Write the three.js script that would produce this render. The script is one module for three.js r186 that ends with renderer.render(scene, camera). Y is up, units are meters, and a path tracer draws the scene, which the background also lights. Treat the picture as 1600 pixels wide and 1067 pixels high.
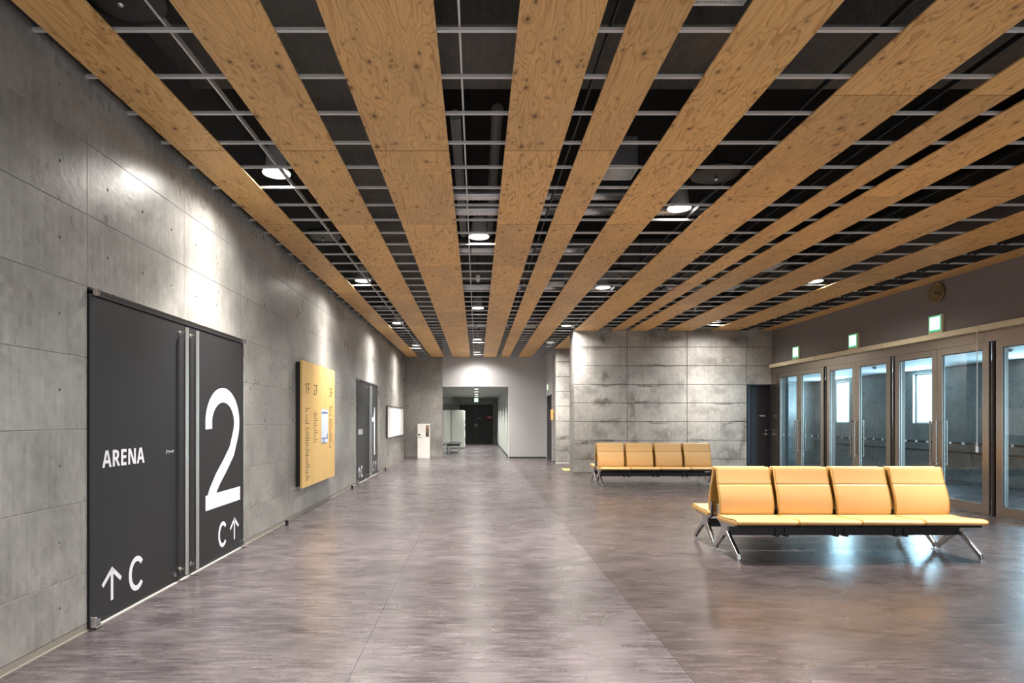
import * as THREE from 'three';
import { mergeGeometries } from 'three/addons/utils/BufferGeometryUtils.js';
import { RoundedBoxGeometry } from 'three/addons/geometries/RoundedBoxGeometry.js';
import { TextGeometry } from 'three/addons/geometries/TextGeometry.js';
import { FontLoader } from 'three/addons/loaders/FontLoader.js';
import { RectAreaLightUniformsLib } from 'three/addons/lights/RectAreaLightUniformsLib.js';
RectAreaLightUniformsLib.init();

// ------------------------------------------------------------------ camera, daylight, exposure
// Camera 1.4 m above the floor, level, looking along -z through a shifted lens. "depth" below means -z.
const scene = new THREE.Scene();
const F = 960, VX = 745, VY = 655;
const camera = new THREE.PerspectiveCamera(2 * Math.atan(533.5 / F) * 180 / Math.PI, 1600 / 1067, 0.05, 200);
camera.position.set(0, 1.4, 0);
camera.setViewOffset(1600, 1067, 800 - VX, 533.5 - VY, 1600, 1067);
const renderer = new THREE.WebGLRenderer();
renderer.toneMapping = THREE.LinearToneMapping;
renderer.toneMappingExposure = 0.76;
renderer.shadowMap.enabled = true;
scene.background = new THREE.Color(0.75, 0.88, 1.0).multiplyScalar(1.5);   // overcast sky beyond the windows
const DAY = new THREE.Color(0.6, 0.86, 1.0), WINDOW_LIGHT = 52;
const REAR_LIGHT = 2.2;
const LAMP = new THREE.Color(1.0, 0.95, 0.87), LAMP_CD = 46, LAMP_NARROW_CD = 115;

// ------------------------------------------------------------------ dimensions
const CEIL = 3.64, SLAB = 5.1;             // underside of the plywood, underside of the slab above
const XL = -2.58, XR = 7.48;               // wall faces
const DB = 22.15, DK = 15.57, DREAR = -3;  // depth of back wall, concrete block wall, wall behind the camera

// ------------------------------------------------------------------ helpers
function rng(seed) { let a = seed >>> 0; return () => { a = (a + 0x6D2B79F5) | 0; let t = Math.imul(a ^ (a >>> 15), 1 | a); t = (t + Math.imul(t ^ (t >>> 7), 61 | t)) ^ t; return ((t ^ (t >>> 14)) >>> 0) / 4294967296; }; }
const taken = {};
function numbered(n) { if (!(n in taken)) { taken[n] = 0; return n; } taken[n]++; return n + '_' + String(taken[n]).padStart(3, '0'); }
function shadows(o) { o.castShadow = true; o.receiveShadow = true; return o; }
function obj(name, geo, mat, parent) { const m = shadows(new THREE.Mesh(geo, mat)); m.name = parent ? name : numbered(name); (parent || scene).add(m); return m; }
function tag(o, label, category, group, kind) { o.userData.label = label; o.userData.category = category; if (group) o.userData.group = group; if (kind) o.userData.kind = kind; return o; }
function thing(name, label, category, [x, y, z] = [0, 0, 0], group) { const g = new THREE.Group(); g.name = numbered(name); g.position.set(x, y, z); scene.add(g); return tag(g, label, category, group); }
function struct(name, label, category) { const g = new THREE.Group(); g.name = name; scene.add(g); g.userData.kind = 'structure'; if (label) { g.userData.label = label; g.userData.category = category; } return g; }
function copyOf(o, pos, label) { const c = o.clone(); c.name = numbered(o.name.replace(/_\d{3}$/, '')); c.userData = { ...o.userData }; if (label) c.userData.label = label; c.position.set(...pos); scene.add(c); return c; }
function prep(g) { const n = g.index ? g.toNonIndexed() : g; for (const k of Object.keys(n.attributes)) if (!['position', 'normal', 'uv'].includes(k)) n.deleteAttribute(k); return n; }
const merge = a => mergeGeometries(a.map(prep));
// box from extents with metre uv
function bx(x0, x1, y0, y1, z0, z1) {
  const w = Math.abs(x1 - x0), h = Math.abs(y1 - y0), d = Math.abs(z1 - z0);
  const g = new THREE.BoxGeometry(w, h, d); g.translate((x0 + x1) / 2, (y0 + y1) / 2, (z0 + z1) / 2);
  const p = g.attributes.position, n = g.attributes.normal, uv = g.attributes.uv;
  for (let i = 0; i < p.count; i++) {
    const X = p.getX(i), Y = p.getY(i), Z = p.getZ(i);
    if (Math.abs(n.getX(i)) > .5) uv.setXY(i, Z, Y); else if (Math.abs(n.getY(i)) > .5) uv.setXY(i, X, Z); else uv.setXY(i, X, Y);
  }
  return g;
}
function rbx(x0, x1, y0, y1, z0, z1, r = .004, s = 2) { const g = new RoundedBoxGeometry(Math.abs(x1 - x0), Math.abs(y1 - y0), Math.abs(z1 - z0), s, r); g.translate((x0 + x1) / 2, (y0 + y1) / 2, (z0 + z1) / 2); return g; }
function rod(a, b, r, seg = 12) { const A = new THREE.Vector3(...a), B = new THREE.Vector3(...b), L = A.distanceTo(B); const g = new THREE.CylinderGeometry(r, r, L, seg); g.applyQuaternion(new THREE.Quaternion().setFromUnitVectors(new THREE.Vector3(0, 1, 0), B.clone().sub(A).normalize())); g.translate((A.x + B.x) / 2, (A.y + B.y) / 2, (A.z + B.z) / 2); return g; }
function tube(pts, r, n = 40, seg = 8) { return new THREE.TubeGeometry(new THREE.CatmullRomCurve3(pts.map(p => new THREE.Vector3(...p))), n, r, seg, false); }
function lathe(pts, seg = 32) { return new THREE.LatheGeometry(pts.map(p => new THREE.Vector2(...p)), seg); }

// ------------------------------------------------------------------ noise and textures
function Noise(seed) {
  const r = rng(seed), N = 256, T = new Float32Array(N * N); for (let i = 0; i < T.length; i++) T[i] = r();
  const f = (x, y, px, py) => {           // value noise that repeats after px, py cells
    let xi = Math.floor(x), yi = Math.floor(y); const fx = x - xi, fy = y - yi;
    const x0 = ((xi % px) + px) % px, y0 = ((yi % py) + py) % py, x1 = (x0 + 1) % px, y1 = (y0 + 1) % py;
    const u = fx * fx * (3 - 2 * fx), v = fy * fy * (3 - 2 * fy);
    const a = T[(y0 & 255) * N + (x0 & 255)], b = T[(y0 & 255) * N + (x1 & 255)], c = T[(y1 & 255) * N + (x0 & 255)], d = T[(y1 & 255) * N + (x1 & 255)];
    return a + (b - a) * u + (c - a) * v + (a - b - c + d) * u * v;
  };
  f.fbm = (u, v, cx, cy, oct) => { let s = 0, a = .5, t = 0; for (let o = 0; o < oct; o++) { s += a * f(u * cx + o * 17, v * cy + o * 31, cx, cy); t += a; a *= .5; cx *= 2; cy *= 2; } return s / t; };
  return f;
}
const cl = x => x < 0 ? 0 : x > 1 ? 1 : x, sst = (a, b, x) => { const t = cl((x - a) / (b - a)); return t * t * (3 - 2 * t); };
function tex(w, h, fn, srgb, repeat) {
  const d = new Uint8Array(w * h * 4);
  for (let y = 0; y < h; y++) for (let x = 0; x < w; x++) { const c = fn((x + .5) / w, (y + .5) / h), i = (y * w + x) * 4; d[i] = cl(c[0]) * 255; d[i + 1] = cl(c[1]) * 255; d[i + 2] = cl(c[2]) * 255; d[i + 3] = 255; }
  const t = new THREE.DataTexture(d, w, h); t.magFilter = THREE.LinearFilter; t.minFilter = THREE.LinearMipmapLinearFilter; t.generateMipmaps = true;
  t.wrapS = t.wrapT = THREE.RepeatWrapping; if (srgb) t.colorSpace = THREE.SRGBColorSpace; if (repeat) t.repeat.set(...repeat); t.needsUpdate = true; return t;
}
const std = (c, roughness, metalness = 0, extra = {}) => new THREE.MeshStandardMaterial({ color: c, roughness, metalness, ...extra });

// concrete: cloudy grey with fine vertical streaks, pores and darker blotches; tile 3.2 x 3.2 m
const nz = Noise(11), nz2 = Noise(29);
function concreteColour(u, v, base, amount, stain) {
  const cloud = nz.fbm(u, v, 5, 6, 5), fine = nz2.fbm(u, v, 90, 60, 3), streak = nz2.fbm(u, v, 130, 5, 3), blot = nz.fbm(u + .37, v + .11, 9, 9, 5);
  const pore = nz2.fbm(u + .2, v + .6, 170, 170, 2);
  let k = base * (1 + amount * ((cloud - .5) * .9 + (fine - .5) * .35 + (streak - .5) * .28));
  k *= 1 - stain * sst(.56, .78, blot) * (.5 + fine * .6);
  if (pore > .86) k *= .85;
  return [k * 1.005, k * .99, k * .965];
}
const leftTex = tex(1536, 1536, (u, v) => concreteColour(u, v, .555, .5, .07), true, [1 / 3.2, 1 / 3.2]);
const roughTex = tex(512, 512, (u, v) => { const k = .62 + .5 * (nz.fbm(u + .3, v, 6, 9, 5) - .5) + .15 * (nz2(u * 90, v * 60, 90, 60) - .5); return [k, k, k]; }, false, [1 / 3.2, 1 / 3.2]);
const fineBump = tex(512, 512, (u, v) => { const k = nz2.fbm(u, v, 60, 60, 4) * .6 + nz.fbm(u, v, 8, 8, 3) * .4; return [k, k, k]; }, false, [1 / 1.6, 1 / 1.6]);
const M = {};
M.concrete = new THREE.MeshStandardMaterial({ map: leftTex, roughness: .54, roughnessMap: roughTex, bumpMap: fineBump, bumpScale: .0015 });
M.joint = std(new THREE.Color().setRGB(.11, .105, .1), .9);
// block wall: one print over the whole 5.1 x 3.7 m face, dark stains where the photograph has them
const rowY = [0, .39, .86, 1.335, 1.81, 2.28, 2.755, 3.23, 3.70];
const stains = [ // x, y, half width, half height, strength
  [2.75, .80, .28, .05, .5], [3.35, .86, .35, .03, .55], [2.9, .45, .25, .12, .35], [3.15, 1.82, .22, .10, .5], [3.25, 2.5, .1, .14, .4], [3.3, 1.36, .35, .05, .35], [3.4, 2.28, .38, .02, .5],
  [4.4, 2.27, .32, .025, .75], [4.1, 1.82, .28, .02, .55], [4.6, 1.33, .3, .03, .45], [4.0, .8, .1, .25, .35], [3.95, 1.7, .1, .5, .3], [4.7, 1.0, .3, .2, .25], [4.6, 2.75, .4, .02, .4],
  [6.3, 1.80, .35, .02, .6], [6.55, 1.33, .2, .03, .6], [6.4, .5, .3, .2, .35], [6.75, .9, .07, .5, .35], [5.9, 1.6, .5, .12, .2], [6.1, 2.9, .5, .1, .3], [5.7, .86, .3, .02, .4], [3.0, 3.2, .4, .05, .3], [3.25, 3.45, .15, .14, .4], [4.9, 3.45, .3, .1, .3], [6.6, 3.4, .25, .12, .3],
];
const blockTex = tex(1536, 1152, (u, v) => {
  const X = 2.4 + u * 5.2, Y = v * 3.8, c = concreteColour(u * 1.6, v * 1.2, .635, .45, .2), warp = nz.fbm(u, v, 12, 12, 4) - .5, gr = nz2.fbm(u, v, 70, 60, 3);
  let k = 0; for (const [sx, sy, a, b, s] of stains) { const q = Math.hypot((X + warp * .25 - sx) / a, (Y + warp * .12 - sy) / b); k = Math.max(k, s * sst(1.5, .2, q) * sst(.22, .7, gr + .12)); }
  return c.map((x, i) => x * (1 - k * [.72, .74, .78][i]));
}, true);
blockTex.wrapS = blockTex.wrapT = THREE.MirroredRepeatWrapping; blockTex.repeat.set(1 / 5.2, 1 / 3.8); blockTex.offset.set(-2.4 / 5.2, 0);
M.block = new THREE.MeshStandardMaterial({ map: blockTex, roughness: .6, bumpMap: fineBump, bumpScale: .0015 });

// larch plywood: contour grain with knots; four sheets of 2.0 x 0.75 m
function plyTex(seed) {
  const r = rng(seed), n = Noise(seed), W = 2.0, H = .75, knots = [];
  for (let i = 0; i < 32; i++) knots.push([r() * W, r() * H, .010 + r() * r() * .022, .35 + .65 * r()]);
  for (let i = 0; i < 14; i++) knots.push([r() * W, r() * H, .0035 + r() * .003, .9]);
  const o = r();
  return tex(1024, 384, (u, v) => {
    const X = u * W, Y = v * H;
    let h = n.fbm(u, v, 2, 4, 3) * 2.3 + n.fbm(u + o, v, 5, 9, 3) * .5, dark = 0, pin = 0;
    for (const [kx, ky, kr, ks] of knots) { let dx = Math.abs(X - kx); dx = Math.min(dx, W - dx); const dy = Math.abs(Y - ky); if (dx > .3 || dy > .2) continue; const q = Math.hypot(dx * .6, dy) / kr, wide = Math.hypot(dx * .4, dy) / (kr + .02); h += .22 * ks * Math.exp(-wide * wide * .5); dark = Math.max(dark, ks * Math.exp(-q * q * 1.1)); pin = Math.max(pin, ks * sst(.55, .2, q)); }
    const p = h * 5.2, f = p - Math.floor(p), cnt = n.fbm(u + .2, v + .7, 6, 6, 2), f2 = p * 4 - Math.floor(p * 4), ring = (sst(.55, .95, f) * (1 - sst(.95, 1, f)) + .28 * sst(.5, 1, f2)) * (.3 + 1.1 * cnt);
    const fib = n.fbm(u, v, 16, 180, 2) - .5, tone = n.fbm(u + .5, v + .3, 3, 3, 3) - .5;
    const k = 1 + fib * .16 + tone * .14 - dark * .3 - pin * .35;
    return [.88 * k * (1 - ring * .12), (.705 - dark * .06) * k * (1 - ring * .18), (.46 - dark * .1) * k * (1 - ring * .27) * (1 - tone * .1)];
  }, true, [1 / W, 1 / H]);
}
M.ply = [101, 202, 303, 404].map((s, i) => new THREE.MeshStandardMaterial({ map: plyTex(s), roughness: .55, color: new THREE.Color().setScalar([1, .94, 1.0, .9][i]) }));
M.plyEdge = std('#7a5a35', .7);

// vinyl floor: mauve grey mottle, brushed across the room; tile 3.7 x 3.7 m
const nf = Noise(77), nf2 = Noise(78);
const floorMap = tex(2048, 2048, (u, v) => {
  const big = nf.fbm(u, v, 12, 18, 5), mid = nf2.fbm(u, v, 22, 50, 4), brush = nf2.fbm(u + .3, v, 30, 240, 2), weave = nf(u * 250, v * 900, 250, 900);
  const k = .315 * (1 + (big - .5) * .34 + (mid - .5) * .3 + (brush - .5) * .5 + (weave - .5) * .26);
  return [k * 1.0, k * .925, k * .955];
}, true, [1 / 3.7, 1 / 3.7]);
const floorRough = tex(512, 512, (u, v) => { const k = .275 + .10 * (nf.fbm(u, v, 9, 20, 4) - .5); return [k, k, k]; }, false, [1 / 3.7, 1 / 3.7]);
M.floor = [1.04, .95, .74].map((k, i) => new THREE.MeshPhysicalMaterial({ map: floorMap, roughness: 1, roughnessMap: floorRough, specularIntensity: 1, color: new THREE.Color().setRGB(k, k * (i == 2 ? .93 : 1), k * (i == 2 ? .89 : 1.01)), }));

M.paintGrey = std(new THREE.Color().setRGB(.45, .45, .465), .75);
M.paintDark = std(new THREE.Color().setRGB(.185, .17, .17), .7);
M.white = std('#e9e9e6', .45);
M.paleMetal = std('#d9d7d2', .38, .15);
M.galv = std(new THREE.Color().setRGB(.66, .65, .635), .42, .25);
M.darkMetal = std('#1c1c1e', .45, .3);
M.black = std('#0d0d0e', .55);
M.plenum = std('#090808', .9);
M.plenumGrey = std(new THREE.Color().setRGB(.6, .58, .55), .85, 0, { map: leftTex });
M.doorBlack = std(new THREE.Color().setRGB(.014, .014, .0165), .42);
M.print = std('#dddce3', .6);
M.ink = std('#15130f', .7);
M.steel = std(new THREE.Color().setRGB(.42, .37, .325), .24, .95);
M.steelDark = std(new THREE.Color().setRGB(.13, .115, .105), .35, .9);
M.chrome = std('#d8d8da', .18, 1);
M.alu = std(new THREE.Color().setRGB(.60, .60, .62), .24, 1);
M.glass = new THREE.MeshPhysicalMaterial({ color: new THREE.Color().setRGB(.68, .83, .9), transmission: 1, thickness: 0, roughness: 0, ior: 1.5, metalness: 0 });
M.clearGlass = new THREE.MeshPhysicalMaterial({ color: '#ffffff', transmission: 1, thickness: 0, roughness: .02, ior: 1.5 });
M.cream = std('#cfc3a4', .5);
M.leather = new THREE.MeshPhysicalMaterial({ color: new THREE.Color().setRGB(.64, .39, .16), roughness: .42, clearcoat: .12, clearcoatRoughness: .35, bumpMap: fineBump, bumpScale: .0004 });
M.leatherEdge = std(new THREE.Color().setRGB(.44, .24, .045), .5);
M.beam = std('#39383b', .45, .3);
M.seam = std(new THREE.Color().setRGB(.34, .17, .035), .7);
M.foil = std('#d2d2d2', .28, .7);
const glow = (c, k) => new THREE.MeshStandardMaterial({ color: '#222222', emissive: c, emissiveIntensity: k, roughness: .5 });

const font = await new FontLoader().loadAsync('fonts/droid/droid_sans_bold.typeface.json');
const fontR = await new FontLoader().loadAsync('fonts/droid/droid_sans_regular.typeface.json');
// flat lettering in the xy plane: left edge at x, base line at y, cap height h, squeezed to width w
function word(s, x, y, h, w, f = font) { const g = new TextGeometry(s, { font: f, size: 1, depth: .001, curveSegments: 6, bevelEnabled: false }); g.computeBoundingBox(); const b = g.boundingBox; g.translate(-b.min.x, -b.min.y, 0); g.scale(w / (b.max.x - b.min.x), h / (b.max.y - b.min.y), 1); g.translate(x, y, 0); return g; }
// a stroke of constant width along a polyline
function ribbon(pts, w) {
  const pos = [], idx = [], uv = [], nor = [];
  pts.forEach((p, i) => { const a = pts[Math.max(0, i - 1)], b = pts[Math.min(pts.length - 1, i + 1)]; let dx = b[0] - a[0], dy = b[1] - a[1]; const L = Math.hypot(dx, dy); dx /= L; dy /= L;
    let k = 1; if (i > 0 && i < pts.length - 1) { const ex = p[0] - a[0], ey = p[1] - a[1], l = Math.hypot(ex, ey); k = 1 / Math.max(.3, (ex * dx + ey * dy) / l); }
    pos.push(p[0] - dy * w / 2 * k, p[1] + dx * w / 2 * k, .0005, p[0] + dy * w / 2 * k, p[1] - dx * w / 2 * k, .0005); uv.push(0, 0, 1, 0); nor.push(0, 0, 1, 0, 0, 1);
    if (i) { const q = 2 * i; idx.push(q - 2, q - 1, q, q - 1, q + 1, q); } });
  const g = new THREE.BufferGeometry(); g.setAttribute('position', new THREE.Float32BufferAttribute(pos, 3)); g.setAttribute('normal', new THREE.Float32BufferAttribute(nor, 3)); g.setAttribute('uv', new THREE.Float32BufferAttribute(uv, 2)); g.setIndex(idx); return g;
}
const arc = (cx, cy, rx, ry, a0, a1, n = 24) => Array.from({ length: n + 1 }, (_, i) => { const a = (a0 + (a1 - a0) * i / n) * Math.PI / 180; return [cx + rx * Math.cos(a), cy + ry * Math.sin(a)]; });
function flat(pts) { const g = new THREE.ShapeGeometry(new THREE.Shape(pts.map(p => new THREE.Vector2(...p)))); g.translate(0, 0, .0005); return g; }
const glyph = {
  two: (x, y, w, h) => { const s = h * .122; const c = [[x + s * .52, y + h * .655], ...arc(x + w * .49, y + h * .70, w * .49 - s / 2, h * .30 - s / 2, 175, -28, 30), [x + w * .74, y + h * .455], [x + w * .55, y + h * .345], [x + w * .33, y + h * .235], [x + w * .17, y + h * .13], [x + w * .105, y + h * .06]]; return merge([ribbon(c, s), flat([[x, y], [x + w, y], [x + w, y + s], [x, y + s]]).translate(0, 0, .0006)]); },
  one: (x, y, w, h) => merge([flat([[x + w * .62, y], [x + w, y], [x + w, y + h], [x + w * .62, y + h]]), flat([[x, y + h * .70], [x + w * .7, y + h * .70], [x + w * .7, y + h * .80], [x, y + h * .785]]), flat([[x + w * .35, y + h * .78], [x + w * .65, y + h * .78], [x + w * .9, y + h], [x + w * .68, y + h], [x + w * .55, y + h * .86]])]),
  c: (x, y, w, h) => ribbon(arc(x + w * .52, y + h / 2, w * .42, h * .425, 40, 320, 34), h * .15),
  arrow: (x, y, w, h) => { const s = h * .13; return merge([ribbon([[x + w / 2, y], [x + w / 2, y + h * .93]], s), ribbon([[x + s * .25, y + h * .53], [x + w / 2, y + h - s * .6], [x + w - s * .25, y + h * .53]], s)]); },
};

// ================================================================== SETTING
// ---- floor: vinyl sheets with seams along the room
const floor = struct('floor');
{
  const seams = [-2.9, -2.54, -.69, 1.16, 3.01, 4.86, 6.71, 7.56];
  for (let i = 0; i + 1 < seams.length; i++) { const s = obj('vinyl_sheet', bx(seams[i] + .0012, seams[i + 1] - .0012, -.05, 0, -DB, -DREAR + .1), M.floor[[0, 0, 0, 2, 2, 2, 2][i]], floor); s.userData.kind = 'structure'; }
  obj('vinyl_sheet', bx(-1.5, 1.5, -.05, 0, -36, -DB - .002), M.floor[1], floor);
  obj('screed', bx(-2.9, 7.56, -.12, -.052, -DB, -DREAR + .1), M.joint, floor);
}
// ---- cast concrete with form panels, joints and tie holes
const panelCache = {};
function panelGeo(w, h, nh, variant, off = [0, 0]) {
  const key = [w.toFixed(3), h.toFixed(3), nh, variant, off[0].toFixed(2), off[1].toFixed(2)].join();
  if (panelCache[key]) return panelCache[key];
  const gap = variant >= 100 ? .012 : .002, b = variant >= 100 ? .004 : .002, W = w / 2 - gap / 2 - b, H = h / 2 - gap / 2 - b;
  const s = new THREE.Shape([new THREE.Vector2(-W, -H), new THREE.Vector2(W, -H), new THREE.Vector2(W, H), new THREE.Vector2(-W, H)]);
  for (let i = 0; i < nh; i++) { const p = new THREE.Path(); p.absarc(-w / 2 + w * (i + .5) / nh, h * .02, .011, 0, 2 * Math.PI, true); s.holes.push(p); }
  const g = new THREE.ExtrudeGeometry(s, { depth: .017, bevelEnabled: true, bevelThickness: b, bevelSize: b, bevelSegments: 1, curveSegments: 5 });
  g.translate(0, 0, -.02); const uv = g.attributes.uv, r = rng(variant * 7919 + 3), ou = off[0] + (r() - .5) * .3, ov = off[1] + (r() - .5) * .1; for (let i = 0; i < uv.count; i++) uv.setXY(i, uv.getX(i) + ou, uv.getY(i) + ov);
  return panelCache[key] = g;
}
// place panels of a wall: f(a, y) gives the point on the wall for "a" along it; turn about y
function panelWall(group, cols, rows, at, turn, mat, skip = () => false, seed = 1, holes = 3) {
  const r = rng(seed);
  for (let i = 0; i + 1 < cols.length; i++) for (let j = 0; j + 1 < rows.length; j++) {
    const a0 = cols[i], a1 = cols[i + 1], y0 = rows[j], y1 = rows[j + 1], v = Math.floor(r() * 12); if (skip((a0 + a1) / 2, (y0 + y1) / 2)) continue;
    const w = Math.abs(a1 - a0), nh = Math.max(1, Math.round(w / .53)), m = obj('panel', panelGeo(w, y1 - y0, (y1 - y0) > .3 && holes ? nh : 0, mat === M.block ? 100 + i * 10 + j : v, [(a0 + a1) / 2, (y0 + y1) / 2]), mat, group);
    const p = at((a0 + a1) / 2); m.position.set(p[0], (y0 + y1) / 2, p[1]); m.rotation.y = turn;
    if (mat === M.block) { // this wall's print lies in wall coordinates
      const g = m.geometry; if (!g.userData.done) { const q = g.attributes.position, uv = g.attributes.uv; for (let k = 0; k < q.count; k++) uv.setXY(k, q.getX(k) + (a0 + a1) / 2, q.getY(k) + (y0 + y1) / 2); g.userData.done = true; }
    }
  }
}
const rowsAll = [.05, .39, .86, 1.335, 1.81, 2.28, 2.755, 3.23, 3.70];
// left wall with two door recesses
const D2 = [4.09, 6.77], D1 = [13.2, 15.94], DTOP = 2.262;
const wallLeft = struct('wall_left');
{
  const cols = [-2.955, -1.95, -.345, .86, 2.465, 4.07, 5.42, 6.77, 8.37, 9.98, 11.58, 13.18, 14.56, 15.94, 17.5, 19.1, 20.7, 22.15];
  panelWall(wallLeft, cols, rowsAll, d => [XL, -d], Math.PI / 2, M.concrete, (d, y) => y < 2.28 && ((d > 4.07 && d < 6.77) || (d > 13.18 && d < 15.94)), 5);
  const back = XL - .007, far = XL - .3;
  obj('wall_core', merge([bx(far, back, 0, SLAB, 3, -4.07), bx(far, back, 0, SLAB, -6.785, -13.18), bx(far, back, 0, SLAB, -15.955, -DB - .3), bx(far, back, 2.275, SLAB, -4.07, -6.785), bx(far, back, 2.275, SLAB, -13.18, -15.955)]), M.joint, wallLeft);
  obj('door_recess', merge([bx(far, far + .03, 0, 2.275, -4.07, -6.785), bx(far, far + .03, 0, 2.275, -13.18, -15.955)]), M.black, wallLeft);
}
const baseLeft = struct('baseboard_left');
obj('base_strip', merge([bx(XL - .02, XL - .002, 0, .048, 3, -4.07), bx(XL - .02, XL - .002, 0, .048, -6.785, -13.18), bx(XL - .02, XL - .002, 0, .048, -15.955, -DB), bx(XL - .02, XL + .012, 0, .007, 3, -4.07), bx(XL - .02, XL + .012, 0, .007, -6.785, -13.18), bx(XL - .02, XL + .012, 0, .007, -15.955, -DB)]), std('#827c74', .6), baseLeft);
// wall behind the camera
const wallRear = struct('wall_rear');
const rearWin = [[-1.6, .9], [1.5, 4.0], [4.6, 7.1]];
{
  const xs = [XL - .3, ...rearWin.flat(), XR + .3], gs = [];
  for (let i = 0; i + 1 < xs.length; i += 2) gs.push(bx(xs[i], xs[i + 1], 0, SLAB, -DREAR, -DREAR + .3));
  for (const [a, b] of rearWin) gs.push(bx(a, b, 2.7, SLAB, -DREAR, -DREAR + .3));
  obj('wall_core', merge(gs), M.concrete, wallRear);
  rearWin.forEach(([a, b], i) => {
    const g = struct('window_' + (6 + i), ['tall frosted window behind the viewer at the arena side', 'tall frosted window behind the viewer in the middle', 'tall frosted window behind the viewer at the glass door side'][i], 'window'), z = -DREAR + .12;
    obj('frame', merge([bx(a, b, 0, .06, z - .04, z + .04), bx(a, b, 2.64, 2.7, z - .04, z + .04), bx(a, a + .06, 0, 2.7, z - .04, z + .04), bx(b - .06, b, 0, 2.7, z - .04, z + .04)]), M.steel, g);
    obj('window_pane', bx(a + .06, b - .06, .06, 2.64, z - .006, z + .006), new THREE.MeshStandardMaterial({ color: '#dfe8ec', emissive: new THREE.Color(.95, .98, 1), emissiveIntensity: REAR_LIGHT * .4, roughness: .4 }), g);
    const L = new THREE.RectAreaLight(new THREE.Color(.95, .98, 1), REAR_LIGHT, b - a - .12, 2.58); L.position.set((a + b) / 2, 1.35, z - .05); L.lookAt((a + b) / 2, 1.35, z - 5); scene.add(L);
  });
}
// back wall: concrete at the side of the arena, grey paint around the passage
const wallBack = struct('wall_back');
panelWall(wallBack, [-2.58, -1.71, -1.237], rowsAll, x => [x, -DB], 0, M.concrete, undefined, 9);
obj('wall_core', bx(XL - .3, -1.24, 0, SLAB, -DB - .3, -DB - .007), M.joint, wallBack);
obj('base_strip', bx(XL, -1.24, 0, .048, -DB - .02, -DB - .002), std('#827c74', .6), wallBack);
obj('painted_face', merge([bx(-1.237, 1.15, 2.6, SLAB, -DB - .3, -DB), bx(1.15, 2.5, .05, SLAB, -DB - .3, -DB)]), M.paintGrey, wallBack);
obj('opening_trim', merge([bx(-1.237, 1.15, 2.585, 2.6, -DB - .3, -DB + .006), bx(1.142, 1.156, 0, 2.6, -DB - .02, -DB + .006)]), M.white, wallBack);
obj('base_strip', bx(1.15, 2.5, 0, .05, -DB - .3, -DB + .004), std('#3c3b3d', .6), wallBack);
// passage beyond
const passage = struct('wall_passage');
{
  const P = 35.8;
  obj('polished_wall', bx(-1.5, -1.237, 0, 2.6, -DB - .3, -P), std(new THREE.Color().setRGB(.22, .23, .22), .14, 0), passage);
  for (let k = 0; k < 13; k++) obj('panel', rbx(1.15, 1.19, .06, 2.6, -DB - .31 - k * 1.03 - .005, -DB - .31 - (k + 1) * 1.03 + .005, .004, 1), std('#b4bab3', .4), passage);
  obj('wall_core', bx(1.19, 1.4, 0, 2.6, -DB - .3, -P), M.joint, passage);
  obj('base_strip', bx(1.145, 1.19, 0, .06, -DB - .3, -P), M.black, passage);
  obj('end_wall', merge([bx(-1.5, -1.02, 0, 2.9, -P, -P - .2), bx(.95, 1.4, 0, 2.9, -P, -P - .2), bx(-1.02, .95, 2.26, 2.9, -P, -P - .2)]), M.concrete, passage);
}
const ceilingPassage = struct('ceiling_passage');
obj('ceiling_board', bx(-1.5, 1.4, 2.6, 2.75, -DB - .3, -36), std('#a9aaa6', .6), ceilingPassage);
// side wall and pillar between the passage wall and the block
const wallSide = struct('wall_side');
obj('painted_face', merge([bx(2.5, 2.8, 2.24, SLAB, -20.3, -DB - .3), bx(2.5, 2.8, 0, 2.24, -20.3, -20.5), bx(2.5, 2.8, 0, 2.24, -21.9, -DB - .3)]), M.paintGrey, wallSide);
panelWall(wallSide, [2.5, 3.9], [.05, .39, .86, 1.335, 1.81, 2.28, 2.755, 3.23, 3.70], x => [x, -19.5], 0, M.block, undefined, 21);
panelWall(wallSide, [19.5, 20.3], rowsAll, d => [2.5, -d], -Math.PI / 2, M.concrete, undefined, 22);
obj('wall_core', merge([bx(2.518, 5, 0, SLAB, -19.518, -20.3), bx(4.5, 4.7, 0, SLAB, -16.3, -19.5)]), M.joint, wallSide);
obj('base_strip', bx(2.5, 3.9, 0, .048, -19.502, -19.52), M.paleMetal, wallSide);
// concrete block wall beside the benches
const wallBlock = struct('wall_block');
panelWall(wallBlock, [2.455, 3.813, 5.326, 6.845, 7.5], [.05, .39, .86, 1.335, 1.81, 2.28, 2.755, 3.23, 3.70], x => [x, -DK], 0, M.block, (x, y) => x > 6.845 && y < 2.28, 31);
panelWall(wallBlock, [15.57, 16.25], rowsAll, d => [2.455, -d], -Math.PI / 2, M.concrete, undefined, 33, 0);
obj('wall_core', merge([bx(2.473, 6.845, 0, SLAB, -DK - .018, -16.25), bx(6.845, 7.9, 2.28, SLAB, -DK - .018, -16.25), bx(7.46, 7.9, 0, 2.28, -DK - .002, -16.25), bx(6.845, 7.5, 0, 2.28, -16.1, -16.25)]), M.joint, wallBlock);
obj('wall_core', bx(2.5, 4.5, 0, SLAB, -16.25, -16.27), M.concrete, wallBlock);
obj('base_strip', merge([bx(2.46, 6.845, 0, .048, -DK - .002, -DK - .02), bx(2.457, 2.473, 0, .048, -DK - .02, -16.25)]), std('#8b8680', .6), wallBlock);
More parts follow.
